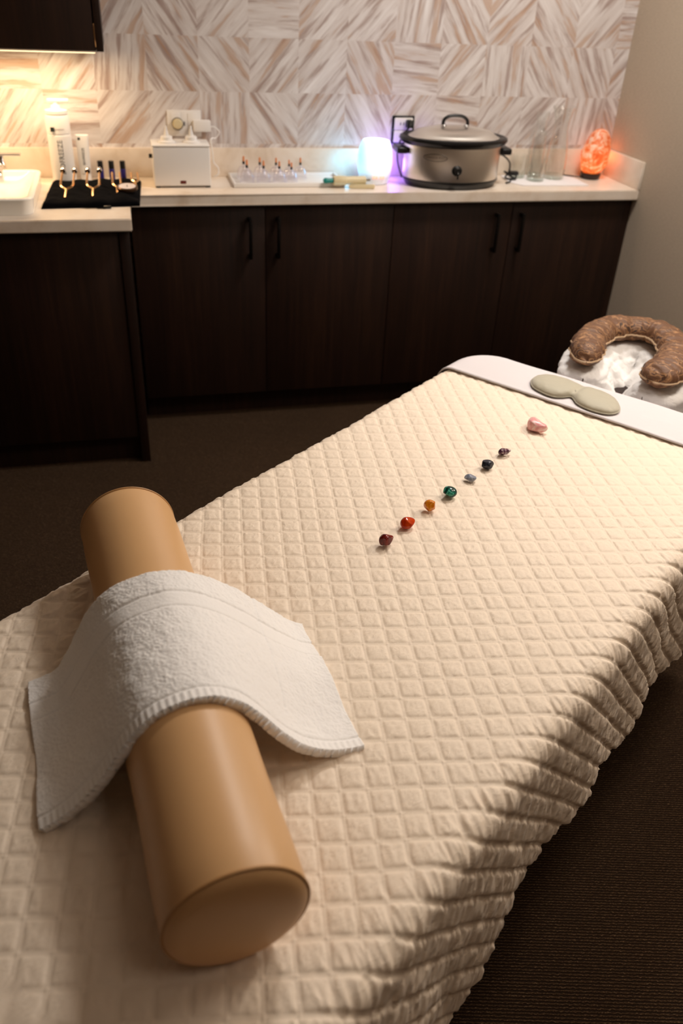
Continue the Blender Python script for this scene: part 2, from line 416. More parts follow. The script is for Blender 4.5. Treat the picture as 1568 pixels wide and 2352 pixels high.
# ------------------------------------------------------------------ cabinets and counter
CF = 3.018             # front edge of the shallow counter
SF = 2.707             # front edge of the deep sink counter
DF = CF+.03            # door faces
def handle(parent, x, z0=.650, z1=.797, y=0):
    b = B(); yy = y-.028
    b.box(x-.006, x+.006, yy-.006, yy+.006, z0, z1, .002)
    b.box(x-.006, x+.006, yy, y, z0+.002, z0+.014, .001).box(x-.006, x+.006, yy, y, z1-.014, z1-.002, .001)
    return b.out('handle', BLACKM, parent)
def base_cabinet(x0, x1, xm, h1, h2, label, side):
    t = thing('base_cabinet', label, 'cabinet', ((x0+x1)/2, DF, 0), 0, 'two-door base cabinets under the shallow counter')
    ox = (x0+x1)/2
    B().box(x0-ox, x1-ox, .019, YB-DF-.001, .10, ZC-.039).out('body', WOOD, t)
    B().box(x0-ox, x1-ox, .058, .075, 0, .10).out('toe_kick', WOOD, t)
    for a, b_, hx in ((x0, xm, h1), (xm, x1, h2)):
        d = B().box(a+.0015-ox, b_-.0015-ox, 0, .018, .103, ZC-.046, .0012).out('door', WOOD, t)
        handle(d, hx-ox)
    return t
base_cabinet(.0, .960, .475, .417, .520, 'dark wood two-door base cabinet left, below the white oil warmer and cupping tray', 0)
base_cabinet(.960, 1.920, 1.438, 1.372, 1.474, 'dark wood two-door base cabinet right, below the slow cooker and salt lamp', 1)
tag(B().box(1.921, XR-.001, DF+.004, DF+.02, 0, ZC-.039).out('filler_strip', WOOD), 'narrow dark wood filler strip between right base cabinet and taupe wall', 'filler strip')
t = thing('sink_cabinet', 'deep dark wood sink cabinet at left, projecting further than the other cabinets', 'cabinet', (-.5, SF+.03, 0))
B().box(-.5, .460, .019, YB-SF-.031, .10, ZC-.039).out('body', WOOD, t)
B().box(-.5, .460, .03, .048, 0, .10).out('toe_kick', WOOD, t)
B().box(.461, .492, -.006, YB-SF-.031, 0, ZC-.039, .001).out('end_panel', WOOD, t)
B().box(-.5, -.021, 0, .018, .103, ZC-.046, .001).out('door', WOOD, t)
B().box(-.018, .458, 0, .018, .103, ZC-.046, .001).out('door', WOOD, t)
# one continuous worktop (shallow part + deep sink part) with a basin cut left open under the sink bowl
wt = thing('worktop', 'cream stone worktop, shallow along the wall and stepping deeper at the sink on the left', 'worktop', (0, CF, ZC-.038))
poly = [(.0035, 0), (.0035, SF-CF), (-1.2, SF-CF), (-1.2, YB-CF-.001), (XR-.001, YB-CF-.001), (XR-.001, 0)]
B().prism(poly, 'z', 0, .038, .003).out('slab', COUNTER, wt)
tag(B().box(-1.2, XR-.0135, YB-.0125, YB-.0005, ZC+.0005, ZC+.10, .0015).out('backsplash', COUNTER), 'low cream stone backsplash running along the wallpapered wall', 'backsplash')
tag(B().box(XR-.013, XR-.0005, CF, YB-.0005, ZC+.0005, ZC+.10, .0015).out('backsplash', COUNTER), 'short cream stone side splash against the taupe wall beside the salt lamp', 'backsplash')
# wall cabinet with light strip
UF = 2.97
t = thing('wall_cabinet', 'dark wood wall cabinet at top left with warm light underneath', 'cabinet', (-.53, UF, 1.311))
B().box(-.47, .476, .02, YB-UF-.001, .0, .75).out('body', WOOD, t)
B().box(.478, .499, 0, YB-UF-.001, 0, .75, .001).out('end_panel', WOOD, t)
B().box(-.47, .0, 0, .018, .002, .75, .001).out('door', WOOD, t)
B().box(.003, .474, 0, .018, .002, .75, .001).out('door', WOOD, t)
tag(B().box(.4742, .4778, -.0008, .004, .012, .075, .0004).out('gap_light_edge', BRASS, t), 'thin brass edge strip standing in for light leaking through the gap')  # brass-coloured strip in place of light leaking through the door gap
UL = Mat('under_cabinet_lens', (255, 240, 210), .5, Emission_Color=(1, .74, .44, 1), Emission_Strength=2.0)
t = thing('light_strip', 'slim warm light strip mounted under the wall cabinet', 'light', (-.47, 3.14, 1.3105))
B().box(-.42, .42, -.03, .03, -.014, -.0005, .002).out('housing', WHITEP, t)
B().box(-.41, .41, -.022, .022, -.017, -.0135).out('lens', UL, t)

# ------------------------------------------------------------------ massage table frame of reference
AX = np.array([.75, 1.88]); US = np.array([.77989, .62591]); NT = np.array([.62591, -.77989])
ZT = .700
TROT = math.atan2(NT[1], NT[0])          # rotation of the t axis
def W(s, t, z=0.0):
    p = AX-s*US+t*NT; return (float(p[0]), float(p[1]), float(z))
def Warr(S, T, Z):
    return np.stack([AX[0]-S*US[0]+T*NT[0], AX[1]-S*US[1]+T*NT[1], Z], -1)
# local frame at the table: x = t axis, y = towards the head (-s)
def loc_s(s, t): return (t, -s)

TL, TR, SH, SFT = .0, .788, -.185, 1.68     # padded top outline
RC, RB = .075, .034                           # plan corner radius extra, bend radius
def drape(S, T, inset_top, off=0.0, flare=.10, hem_t=None):
    """map flat cloth coordinates to the cloth lying on the table and hanging over its sides"""
    cs = np.clip(S, SH+RC+RB, SFT-RC-RB); ct = np.clip(T, TL+RC+RB, TR-RC-RB)
    vs, vt = S-cs, T-ct; d = np.sqrt(vs*vs+vt*vt); dd = np.maximum(d, 1e-9)
    e = d-RC
    R = RB+off
    th = np.clip(e/R, 0, PI/2)
    X = np.where(e > 0, R*np.sin(th), e); Z = np.where(e > 0, R*(1-np.cos(th)), 0)
    ex = np.maximum(e-R*PI/2, 0); X = X+ex*flare; Z = Z+ex*math.sqrt(1-flare*flare)
    rr = RC+X
    flat = d < 1e-9
    PS = np.where(flat, S, cs+vs/dd*rr); PT = np.where(flat, T, ct+vt/dd*rr)
    return PS, PT, ZT+off-Z, e

def build_table():
    t = thing('massage_table', 'padded massage table hidden under the cream quilt', 'table', W(.75, TR/2, 0), TROT)
    L0, L1 = -(1.68-.75)+.0, .75-SH    # local y of foot and head
    hw = TR/2
    b = B(); b.box(-hw+.012, hw-.012, L0+.012, L1-.012, ZT-.075, ZT-.006, .03, 5); b.out('padded_top', TABLEV, t)
    B().box(-hw+.03, hw-.03, L0+.03, L1-.03, ZT-.125, ZT-.0755, .004).out('frame', WOOD, t)
    for sx in (-1, 1):
        for yy in (L0+.22, L1-.22):
            B().box(sx*(hw-.10)-.03, sx*(hw-.10)+.03, yy-.03, yy+.03, 0, ZT-.1255, .004).out('leg', WOOD, t)
    return t
build_table()

def quilt():
    CA, CB = .0378, .0356; A0, B0 = 1.0252, .3173
    step = .0017
    S = np.r_[np.arange(-.03, 1.60, step), np.arange(1.60, 1.96, .008)]
    T = np.r_[np.arange(-.30, -.075, .008), np.arange(-.075, TR+.325, step)]
    S, T = np.meshgrid(S, T, indexing='ij')
    kk = np.interp(S, [0, .55, .70, .9, 1.0, 1.12, 1.3], [.97, .97, .86, .80, .88, 1.16, 1.25]); t1 = TR-RB
    T = np.where(T > t1, t1+(T-t1)*kk, T)
    a = (S+T)/math.sqrt(2); b = (S-T)/math.sqrt(2)
    fa = (a-A0)/CA; fb = (b-B0)/CB
    wob = (fbm(S*9, T*9, 2)-.5)*.10
    fa = fa+wob-1.2*(.35-b); fb = fb-wob
    ia = np.floor(fa); ib = np.floor(fb)
    da = np.minimum(fa-ia, 1-(fa-ia))*CA; db = np.minimum(fb-ib, 1-(fb-ib))*CB
    PS, PT, PZ, e = drape(S, T, 0, 0.0, .055)
    gr = np.clip((T-(TR-.085))/.115, 0, 1); gr = gr*gr*(3-2*gr)
    gl = np.clip((.06-T)/.08, 0, 1)
    gather = np.maximum(gr, gl*.5)
    w2 = .0020
    pa = 1-np.exp(-(np.maximum(da-w2, 0)/.0021)**1.3); pb = 1-np.exp(-(np.maximum(db-w2, 0)/.0021)**1.3)
    pbg = pb*(1-.75*gather)+.75*gather
    amp = .0018+.0017*gather
    h = amp*pa*pbg
    rowshape = np.sin(PI*np.clip((fa-ia), 0, 1))
    h = h+gather*.0010*rowshape+(1-gather)*.0008*rowshape*np.sin(PI*np.clip(fb-ib, 0, 1))
    # seam strip stands a little proud between its two stitch lines
    h = h+.0007*np.exp(-(da/.0011)**4)+.0007*(1-gather)*np.exp(-(db/.0011)**4)
    # creases inside every cell
    cell = _T[(ia.astype(int)*7) % 512, (ib.astype(int)*13) % 512]
    cr = fbm(a*70+cell*90, b*150+cell*40, 2)-.5
    cr2 = np.abs(fbm(S*60+cell*30, T*120+cell*77, 2)-.5)
    h = h+(1-gather)*pa*pb*(cr*.0014-cr2*.0015)
    crl = np.clip((.30-T)/.15, 0, 1)*np.clip((S-1.05)/.1, 0, 1)
    h = h+crl*pa*pb*(fbm(S*12, T*95, 2)-.5)*.0055
    # crimped wrinkles running across each gathered row
    cw = (fbm(b*125+fa*1.1+ia*9.7, fa*1.3, 2)-.5)
    h = h+gather*pa*cw*.0095
    # shoulder folds and large undulation
    h = h+(fbm(S*5, T*5, 2)-.5)*.004*(1+1.0*gather)
    hang = np.clip(e/.25, 0, 1.2)
    P = Warr(PS, PT, PZ); N = normals(P)
    if N[N.shape[0]//2, N.shape[1]//2, 2] < 0: N = -N
    und = hang*(.006*np.sin(S*9+1)+.005*np.sin(S*23+2))
    P = P+N*(h+und)[..., None]
    o = Vector(W(.75, TR/2, ZT)); c, s_ = math.cos(-TROT), math.sin(-TROT)
    Q = P-np.array([o.x, o.y, o.z]); X = Q[..., 0]*c-Q[..., 1]*s_; Y = Q[..., 0]*s_+Q[..., 1]*c
    L = np.stack([X, Y, Q[..., 2]], -1)
    uv = np.stack([S, T], -1)
    me = grid_mesh('quilt', L, uv, attrs={'gather': gather})
    q = mesh_obj('quilt', me, QUILT, None, o, TROT, True)
    tag(q, 'cream diamond-stitched quilt draped over the massage table', 'quilt')
quilt()

def sheet():
    step = .006
    S = np.arange(-.50, .0001, step); T = np.arange(-.30, TR+.33, step)
    S, T = np.meshgrid(S, T, indexing='ij')
    PS, PT, PZ, e = drape(S, T, 0, .0065, .07)
    P = Warr(PS, PT, PZ); N = normals(P)
    if N[60, 90, 2] < 0: N = -N
    hang = np.clip(e/.2, 0, 1)
    h = (fbm(S*7+3, T*3, 2)-.5)*.004+hang*.010*np.sin(T*28)*np.clip(-S*4, 0, 1)
    # rolled fold along the edge lying on the quilt
    ed = np.clip(1+S/.012, 0, 1); h = h+.0012*np.sin(ed*PI)-.0010*ed
    P = P+N*h[..., None]
    o = Vector(W(-.1, TR/2, ZT)); Q = P-np.array([o.x, o.y, o.z]); c, s_ = math.cos(-TROT), math.sin(-TROT)
    L = np.stack([Q[..., 0]*c-Q[..., 1]*s_, Q[..., 0]*s_+Q[..., 1]*c, Q[..., 2]], -1)
    me = grid_mesh('sheet', L)
    q = mesh_obj('sheet', me, SHEET, None, o, TROT, True)
    md = q.modifiers.new('thickness', 'SOLIDIFY'); md.thickness = .003; md.offset = -1 if N[60, 90, 2] > 0 else 1
    tag(q, 'smooth white sheet folded over the head end of the table', 'sheet')
sheet()

# ------------------------------------------------------------------ bolster and towel
BF = np.array([-.0505, 1.1696]); BN = np.array([.0391, .4619]); BL = .7133; BR = .0755
BA = (BN-BF)/np.linalg.norm(BN-BF); BE = np.array([-BA[1], BA[0]])
BZ = .7005
BROT = math.atan2(BE[1], BE[0])            # local x = BE, local y = -BA
def bolster():
    t = thing('bolster', 'round tan vinyl bolster lying across the table under the towel', 'bolster', (BF[0], BF[1], BZ), BROT)
    # lathe around z, then laid down so that z -> -y (towards the camera)
    M = Matrix.Translation((0, 0, BR)) @ Matrix.Rotation(PI/2, 4, 'X')
    n = 96; L = BL
    prof = [(BR*.985, .001), (BR, .006)]+[(BR+.0006*math.sin(k*.9), .006+(L-.012)*k/24) for k in range(1, 24)]+[(BR, L-.006), (BR*.985, L-.001)]
    B().lathe(prof, n, M=M).out('vinyl_body', VINYL, t)
    for z, d in ((L-.001, 1), (.001, -1)):
        pr = [(BR*.985, z), (BR*.95, z+d*.004), (BR*.8, z+d*.009), (BR*.4, z+d*.012), (0, z+d*.012)]
        c = B().lathe(pr, n, M=M).out('end_cap', VINYL, t)
        pts = [(math.cos(2*PI*k/96)*BR*.992, math.sin(2*PI*k/96)*BR*.992, z) for k in range(97)]
        b = B(); b.tube(pts, .0018, 8, False)
        b.out('piping', VINYL_D, c, M=M)
bolster()

def towel():
    a0, a1 = .243, .497
    near = [(-.182, .708), (-.158, .722), (-.132, .745), (-.108, .774), (-.088, .803), (-.066, .832), (-.04, .853), (0, .8625), (.036, .857), (.066, .838), (.092, .808), (.118, .772), (.145, .742), (.175, .722), (.205, .712), (.226, .708)]
    far = [(-.182, .708), (-.162, .7105), (-.141, .718), (-.124, .742), (-.106, .776), (-.084, .815), (-.05, .848), (0, .8625), (.038, .8575), (.075, .838), (.108, .812), (.135, .787), (.16, .762), (.185, .737), (.208, .717), (.226, .708)]
    pn = catmull([(x, z) for x, z in near], 40); pf = catmull([(x, z) for x, z in far], 40)
    # arc-length resample
    def res(p, n):
        d = np.r_[0, np.cumsum(np.linalg.norm(np.diff(p, axis=0), axis=1))]; u = np.linspace(0, d[-1], n)
        return np.stack([np.interp(u, d, p[:, 0]), np.interp(u, d, p[:, 1])], -1), d[-1]
    NV = 430; NU = 215
    pn, L = res(pn, NV); pf, _ = res(pf, NV)
    u = np.linspace(0, 1, NU)[:, None]; v = np.linspace(0, 1, NV)[None, :]
    k = (u*u*(3-2*u))[..., None]
    C = pf[None]*(1-k)+pn[None]*k
    A_ = (a0+(a1-a0)*u)+0*v
    A_ = A_+.004*np.sin(v*9)*(u-.5)*2
    A = A_-BL*0
    P = np.stack([C[..., 0], -A, C[..., 1]-BZ], -1)
    # local frame: x = BE, y = -BA
    N = normals(P)
    if N[NU//2, NV//2, 2] < 0: N = -N
    aa = (u*(a1-a0))+0*v; vv = v*L+0*u
    h = (fbm(aa*420, vv*420, 2)-.5)*.0013+(fbm(aa*60, vv*60, 3)-.5)*.0022
    def groove(x, c, w=.0022): return np.exp(-((x-c)/w)**2)
    h = h-.0022*groove(aa, .047)-.0022*groove(aa, .078)
    band = (aa > .049)*(aa < .076); h = np.where(band, h*.35-.0006, h)
    hem = aa > (a1-a0)-.016; h = np.where(hem, h*.25+.0004*np.sin(vv*2*PI/.009), h)-.0018*groove(aa, (a1-a0)-.017, .0018)
    h = h-.0018*groove(vv, L*.80, .002)*(aa < .20)
    # soft sag folds at the sides
    side = np.abs(v-.5)*2; h = h+side*.004*np.sin(aa*34+v*4)
    P = P+N*h[..., None]
    me = grid_mesh('towel', P)
    o = mesh_obj('towel', me, TERRY, None, (BF[0], BF[1], BZ), BROT, True)
    md = o.modifiers.new('thickness', 'SOLIDIFY'); md.thickness = .0135; md.offset = -1
    md.use_even_offset = False
    # make the solidify grow towards the bolster
    P2 = np.array([me.polygons[len(me.polygons)//2].normal])
    if P2[0][2] < 0: me.flip_normals()
    tag(o, 'thick folded white terry towel draped over the middle of the bolster', 'towel')
towel()

# ------------------------------------------------------------------ eye mask, stones
def table_root(name, label, cat, s, t, z, group=None):
    return thing(name, label, cat, W(s, t, z), TROT, group)
def eye_mask():
    s0, t0 = -.065, .345
    out = [(-.06, .230), (-.083, .226), (-.106, .234), (-.121, .254), (-.127, .284), (-.124, .312), (-.119, .333), (-.122, .358), (-.120, .392), (-.109, .425), (-.083, .452), (-.052, .465), (-.028, .459), (-.014, .440), (-.011, .406), (-.022, .372), (-.046, .346), (-.030, .330), (-.017, .312), (-.018, .285), (-.032, .250)]
    ol = catmull([(t-t0, -(s-s0)) for s, t in out], 6, True)
    m = len(ol); n = 22
    spine = np.stack([np.clip(ol[:, 0], -.065, .065), np.where(ol[:, 0] < 0, .002, -.002)], -1)
    top, bot = [], []
    for k in range(n+1):
        r = k/n; p = spine*(1-r)+ol*r
        hh = .0155*math.sqrt(max(0, 1-r**2.6))
        pinch = 1-.45*np.exp(-((p[:, 0]-.003)/.010)**2)
        wr = (fbm(p[:, 0]*90+5, p[:, 1]*90, 2)-.5)*.003*(r**2)
        top.append(np.c_[p, .0065+hh*pinch+wr]); bot.append(np.c_[p, .0065-.0060*math.sqrt(max(0, 1-r**3))+0*wr])
    P = np.array(bot[:0]+top+bot[::-1][1:])
    me = grid_mesh('eye_mask', P, wrap=True)
    t = table_root('eye_pillow', 'sage green satin eye pillow lying on the white sheet fold', 'eye mask', s0, t0, ZT+.0085)
    bm = bmesh.new(); bm.from_mesh(me); bmesh.ops.remove_doubles(bm, verts=bm.verts[:], dist=1e-5)
    bmesh.ops.recalc_face_normals(bm, faces=bm.faces[:]); bm.to_mesh(me); bm.free()
    mesh_obj('satin_pillow', me, SAGE, t, None, 0, True)
    B().tube([(p[0], p[1], .0062) for p in list(ol)+[ol[0]]], .0016, 6, False).out('seam_edge', SAGE, t)
eye_mask()

def stone(name, label, s, t, dims, mat, seed, rot=0, cuts=7, heart=False, tilt=.0, point=0):
    rn = random.Random(seed)
    bm = bmesh.new(); bmesh.ops.create_icosphere(bm, subdivisions=5, radius=1)
    planes = []
    for k in range(cuts):
        d = Vector((rn.gauss(0, 1), rn.gauss(0, 1), rn.gauss(0, .8))).normalized(); planes.append((d, rn.uniform(.62, .86)))
    for v in bm.verts:
        c = v.co.copy()
        for d, q in planes:
            x = c.dot(d)
            if x > q: c -= d*(x-q)*.88
        if heart:
            c.y += .35*abs(c.x)-.15; 
            c.x *= (1.0+.35*c.y)
        if point: q = 1-point*max(0, c.x+.1); c.y *= q; c.z *= q; c.x *= 1+.25*max(0, c.x)
        v.co = Vector((c.x*dims[0]/2, c.y*dims[1]/2, c.z*dims[2]/2))
    R_ = Matrix.Rotation(rot, 4, 'Z') @ Matrix.Rotation(tilt, 4, 'Y'); bm.transform(R_)
    for _ in range(2): bmesh.ops.smooth_vert(bm, verts=bm.verts[:], factor=.5, use_axis_x=True, use_axis_y=True, use_axis_z=True)
    zmin = min(v.co.z for v in bm.verts)
    for v in bm.verts: v.co.z -= zmin
    me = bpy.data.meshes.new(name); bm.to_mesh(me); bm.free()
    o = mesh_obj(name, me, mat, None, W(s, t, ZT+.0030), TROT, True)
    return tag(o, label, 'stone', 'row of chakra stones down the middle of the quilt')
def gem(name, c1, c2, c3, sc=60, dist=1.5, rough=.12, **kw):
    m = Mat(name, c1, rough, **kw); f = m.noise(m.coords(), sc, 3, .6, dist)
    m.color(m.ramp(f, [(.40, c1), (.52, c2), (.66, c3)])); return m
G_ROSE = gem('pink_marbled_stone', (226, 150, 152), (238, 178, 174), (246, 220, 212), 55, 1.2, .3)
G_AME = gem('purple_and_clear_crystal', (58, 22, 44), (110, 72, 92), (226, 214, 210), 90, 1, .08)
G_SOD = gem('dark_navy_stone', (20, 24, 36), (34, 40, 54), (58, 62, 74), 70, 1.5, .2)
G_BLUE = gem('grey_blue_stone', (118, 126, 142), (134, 140, 154), (160, 164, 172), 80, 1, .25)
G_MAL = Mat('banded_green_malachite', (8, 70, 58), .15)
_w = G_MAL.n('ShaderNodeTexWave'); G_MAL.l(G_MAL.coords(rot=(.3, .5, .6)), _w.inputs['Vector']); G_MAL.setin(_w, Scale=26, Distortion=9, Detail=2, Detail_Scale=1.2)
G_MAL.color(G_MAL.ramp(_w.outputs['Fac'], [(.0, (6, 44, 40)), (.55, (10, 84, 70)), (.84, (12, 110, 90)), (.93, (110, 205, 180)), (1.0, (30, 130, 108))]))
G_CIT = gem('amber_yellow_crystal', (216, 120, 14), (236, 150, 28), (250, 196, 100), 70, 1, .08, Transmission_Weight=.25, IOR=1.5)
G_CAR = gem('orange_red_carnelian', (176, 44, 4), (206, 66, 8), (226, 96, 20), 40, .6, .08, Transmission_Weight=.15, IOR=1.5)
G_JAS = gem('deep_red_jasper', (84, 8, 4), (120, 20, 8), (150, 50, 24), 50, 1, .10)
stone('gemstone', 'largest stone, pink marbled heart shape, nearest the eye pillow', .152, .349, (.054, .041, .026), G_ROSE, 3, -.5, 4, True)
stone('gemstone', 'small pointed purple and clear stone, next to the pink heart', .304, .3515, (.028, .017, .018), G_AME, 8, 1.1, 7, point=.2)
stone('gemstone', 'dark navy polished stone between the grey-blue and the purple stone', .379, .353, (.029, .022, .020), G_SOD, 5, .4, 5)
stone('gemstone', 'small smooth grey-blue stone beside the green one', .446, .3517, (.025, .020, .014), G_BLUE, 14, .7, 7)
stone('gemstone', 'round dark green stone with pale green bands', .526, .351, (.030, .028, .021), G_MAL, 12, .2, 4)
stone('gemstone', 'translucent amber yellow faceted stone', .596, .3494, (.024, .022, .024), G_CIT, 23, .9, 8, point=.1)
stone('gemstone', 'glossy orange-red rounded stone', .672, .3495, (.028, .024, .023), G_CAR, 27, 1.3, 3, point=.22)
stone('gemstone', 'dark red teardrop stone, nearest the bolster end of the row', .743, .3516, (.028, .024, .024), G_JAS, 33, 1.35, 4, point=.42)

# ------------------------------------------------------------------ face cradle and neck pillow
SPINE = [(-.212, .306), (-.280, .276), (-.365, .252), (-.450, .256), (-.515, .295), (-.540, .355), (-.510, .416), (-.440, .458), (-.355, .482), (-.280, .484), (-.212, .466)]
s0c, t0c = -.38, .36
def sweep(spine, profile, nu=140, capfrac=.07):
    """profile(x along 0..1) -> (m,2) lateral/vertical offsets; ends are rounded off"""
    sp = catmull([(t-t0c, -(s-s0c)) for s, t in spine], 40)
    d = np.r_[0, np.cumsum(np.linalg.norm(np.diff(sp, axis=0), axis=1))]; L = d[-1]
    cf = capfrac; base = np.linspace(0, 1, nu)
    pos = .5-.5*np.cos(PI*base); pos = .35*pos+.65*base
    X = np.interp(pos*L, d, sp[:, 0]); Y = np.interp(pos*L, d, sp[:, 1])
    tx = np.gradient(X); ty = np.gradient(Y); n_ = np.sqrt(tx*tx+ty*ty); tx /= n_; ty /= n_
    nx, ny = -ty, tx
    rings = []
    for i in range(nu):
        x = pos[i]; e = min(x, 1-x)/cf; k = math.sqrt(max(0, 1-(1-min(e, 1))**2)); k = max(k, .02)
        pr = profile(x, k); rings.append(np.stack([X[i]+nx[i]*pr[:, 0], Y[i]+ny[i]*pr[:, 0], pr[:, 1]], -1))
    return np.array(rings), L
def cradle():
    t = table_root('face_cradle', 'padded face cradle with loose white fabric cover at the head of the table', 'face cradle', s0c, t0c, 0)
    zt = .685
    m = 44
    # outside is -lateral or +lateral? lateral axis nx points left of travel; wide skirt hangs on both sides
    def prof(x, k):
        q = np.linspace(0, 1, m)
        ang = PI*(1-np.clip((q-.28)/.44, 0, 1))
        lat = .066*np.cos(ang); ver = .030*np.sin(ang)
        lo = np.clip((.28-q)/.28, 0, 1); hi = np.clip((q-.72)/.28, 0, 1)
        lat = lat-lo*.050*k+hi*(-.012); ver = ver-(lo**1.3*.085+hi*.075)*k
        fold = .008*np.sin(x*31)+.004*np.sin(x*57+1)
        lo = lo*k; hi = hi*k; lat = lat+(lo*-1+hi*1)*fold*1.2
        return np.stack([lat*k, zt+ver*(.35+.65*k)], -1)
    P, L = sweep(SPINE, prof, 170, .08)
    N = normals(P); nz = (fbm(P[..., 0]*26+9, P[..., 1]*26+P[..., 2]*30, 3)-.5)*.014
    P = P+N*nz[..., None]
    me = grid_mesh('cover', P); mesh_obj('fabric_cover', me, COVER, t, None, 0, True)
    # firm cushion under the cover, frame and struts to the table
    def prof2(x, k):
        a = np.linspace(0, 2*PI, 24, endpoint=False); return np.stack([.060*np.cos(a)*k, zt-.018+.026*np.sin(a)*k], -1)
    P, L = sweep(SPINE, prof2, 90, .08); me = grid_mesh('cushion', P, wrap=True); mesh_obj('cushion', me, TABLEV, t, None, 0, True)
    b = B(); b.box(-.14, .14, -.10, .12, .612, .630, .004)
    for sx in (-.09, .09): b.tube([(sx, -.10, .62), (sx, -.25, .615)], .009, 10)
    b.out('frame', WOOD, t)
cradle()
def neck_pillow():
    t = table_root('neck_pillow', 'brown paisley horseshoe neck pillow resting on the face cradle', 'neck pillow', s0c, t0c, .7435)
    m = 40
    def rad(x): return .041+.010*x
    def prof(x, k):
        a = np.linspace(0, 2*PI, m, endpoint=False)
        lat = rad(x)*np.sign(np.cos(a))*np.abs(np.cos(a))**.9; ver = np.where(np.sin(a) > 0, .036*np.sin(a), .026*np.sin(a))
        return np.stack([lat*k, ver*k], -1)
    sp = [(s, tt) for s, tt in SPINE]
    P, L = sweep(sp, prof, 220, .075)
    N = normals(np.concatenate([P, P[:, :1]], 1))[:, :m]
    x = np.linspace(0, 1, 220)[:, None]; a = np.linspace(0, 1, m)[None, :]
    wr = (fbm(x*40+3, a*4+7, 3)-.5)*.016*(1-.5*np.abs(x-.5))
    sgn = 1
    c = P.mean(axis=1, keepdims=True); dirs = P-c; 
    if (N*dirs).sum(-1).mean() < 0: N = -N
    P = P+N*wr[..., None]
    me = grid_mesh('pillow_body', P, wrap=True)
    bm = bmesh.new(); bm.from_mesh(me)
    bmesh.ops.holes_fill(bm, edges=[e for e in bm.edges if e.is_boundary]); bmesh.ops.recalc_face_normals(bm, faces=bm.faces[:]); bm.to_mesh(me); bm.free()
    mesh_obj('pillow_body', me, PAISLEY, t, None, 0, True)
    e1 = [tuple(P[i, 0]) for i in range(220)]; e2 = [tuple(P[i, m//2]) for i in range(219, -1, -1)]
    B().tube([(p[0], p[1], p[2]-.002) for p in e1+e2+[e1[0]]], .0026, 8, False).out('piping', PIPING, t)
neck_pillow()

# ------------------------------------------------------------------ sink, faucet
def sink():
    x0, x1, y0, y1, h = -.90, -.283, 2.762, 3.19, .050
    t = thing('sink', 'white ceramic rectangular sink sitting on the deep counter at left', 'sink', ((x0+x1)/2, (y0+y1)/2, ZC))
    hw, hd = (x1-x0)/2, (y1-y0)/2
    def ring(ox, oy, z, r, n=10):
        p = []
        for cx_, cy_, a0 in ((ox-r, oy-r, 0), (-(ox-r), oy-r, 90), (-(ox-r), -(oy-r), 180), (ox-r, -(oy-r), 270)):
            for k in range(n+1):
                a = math.radians(a0+90*k/n); p.append((cx_+r*math.cos(a), cy_+r*math.sin(a), z))
        return p
    rs = [ring(hw-.006, hd-.006, .0005, .035), ring(hw-.003, hd-.003, .03, .035), ring(hw, hd, h-.004, .035), ring(hw-.004, hd-.004, h, .033), ring(hw-.018, hd-.018, h, .028), ring(hw-.022, hd-.022, h-.004, .026),
          ring(hw-.04, hd-.04, .014, .05), ring(hw-.10, hd-.10, .006, .05), ring(.025, .025, .004, .02)]
    me = grid_mesh('basin', np.array(rs), wrap=True)
    bm = bmesh.new(); bm.from_mesh(me); bmesh.ops.holes_fill(bm, edges=[e for e in bm.edges if e.is_boundary]); bmesh.ops.recalc_face_normals(bm, faces=bm.faces[:]); bm.to_mesh(me); bm.free()
    smooth_by_angle(me, 50); mesh_obj('basin', me, WHITEG, t)
    B().lathe([(0, .009), (.02, .009), (.022, .007), (.022, .004)], 24).out('drain', CHROME, t)
sink()
t = thing('faucet', 'small chrome faucet with flat lever behind the sink', 'faucet', (-.415, 3.25, ZC))
B().lathe([(0, .0), (.022, .0), (.022, .004), (.013, .008), (.011, .05), (.012, .056), (.009, .06), (.006, .085), (0, .085)], 24).out('body', CHROME, t)
B().box(-.10, .065, -.016, .016, .082, .090, .003).out('lever', CHROME, t)
B().tube([(0, -.006, .045), (0, -.05, .052), (0, -.09, .045), (0, -.10, .036)], .008, 12).out('spout', CHROME, t)

# ------------------------------------------------------------------ bottles
def wrap_text(txt, size, radius, zc, a0, parent, mat, vertical=True, name='lettering'):
    me = text_mesh(txt, size)
    for v in me.vertices:
        x, y, z = v.co
        if vertical: lx, lz = -y, x
        else: lx, lz = x, y
        a = a0+lx/radius; r = radius+.0004+z*.3
        v.co = (r*math.sin(a), -r*math.cos(a), zc+lz)
    me.update(); return mesh_obj(name, me, mat, parent)
t = thing('pump_bottle', 'tall white pump bottle with dark vertical lettering, behind the tuning forks', 'bottle', (-.212, 3.236, ZC))
B().lathe([(0, 0), (.036, 0), (.039, .004), (.040, .012), (.040, .150), (.0395, .156), (.0385, .158), (.040, .160), (.040, .208), (.037, .217), (.025, .220), (0, .220)], 48).out('body', WHITEP, t)
wrap_text('BIOFREEZE', .023, .040, .086, .05, t, INK)
B().box(-.024, -.011, -.0405, -.0375, .168, .182).out('logo_mark', INK, t)
wrap_text('PROFESSIONAL', .005, .040, .175, .12, t, INKG, False)
p = B().lathe([(0, .2203), (.037, .2203), (.037, .231), (.030, .233), (.017, .235), (.015, .245), (.009, .246), (.007, .254), (0, .254)], 32).out('pump', WHITEP, t)
B().box(-.026, .046, -.009, .009, .2545, .266, .004).out('nozzle', WHITEP, p)
t = thing('lotion_tube', 'smaller white lotion tube standing on its cap, right of the pump bottle', 'tube', (-.139, 3.252, ZC))
b = B()
rings = []
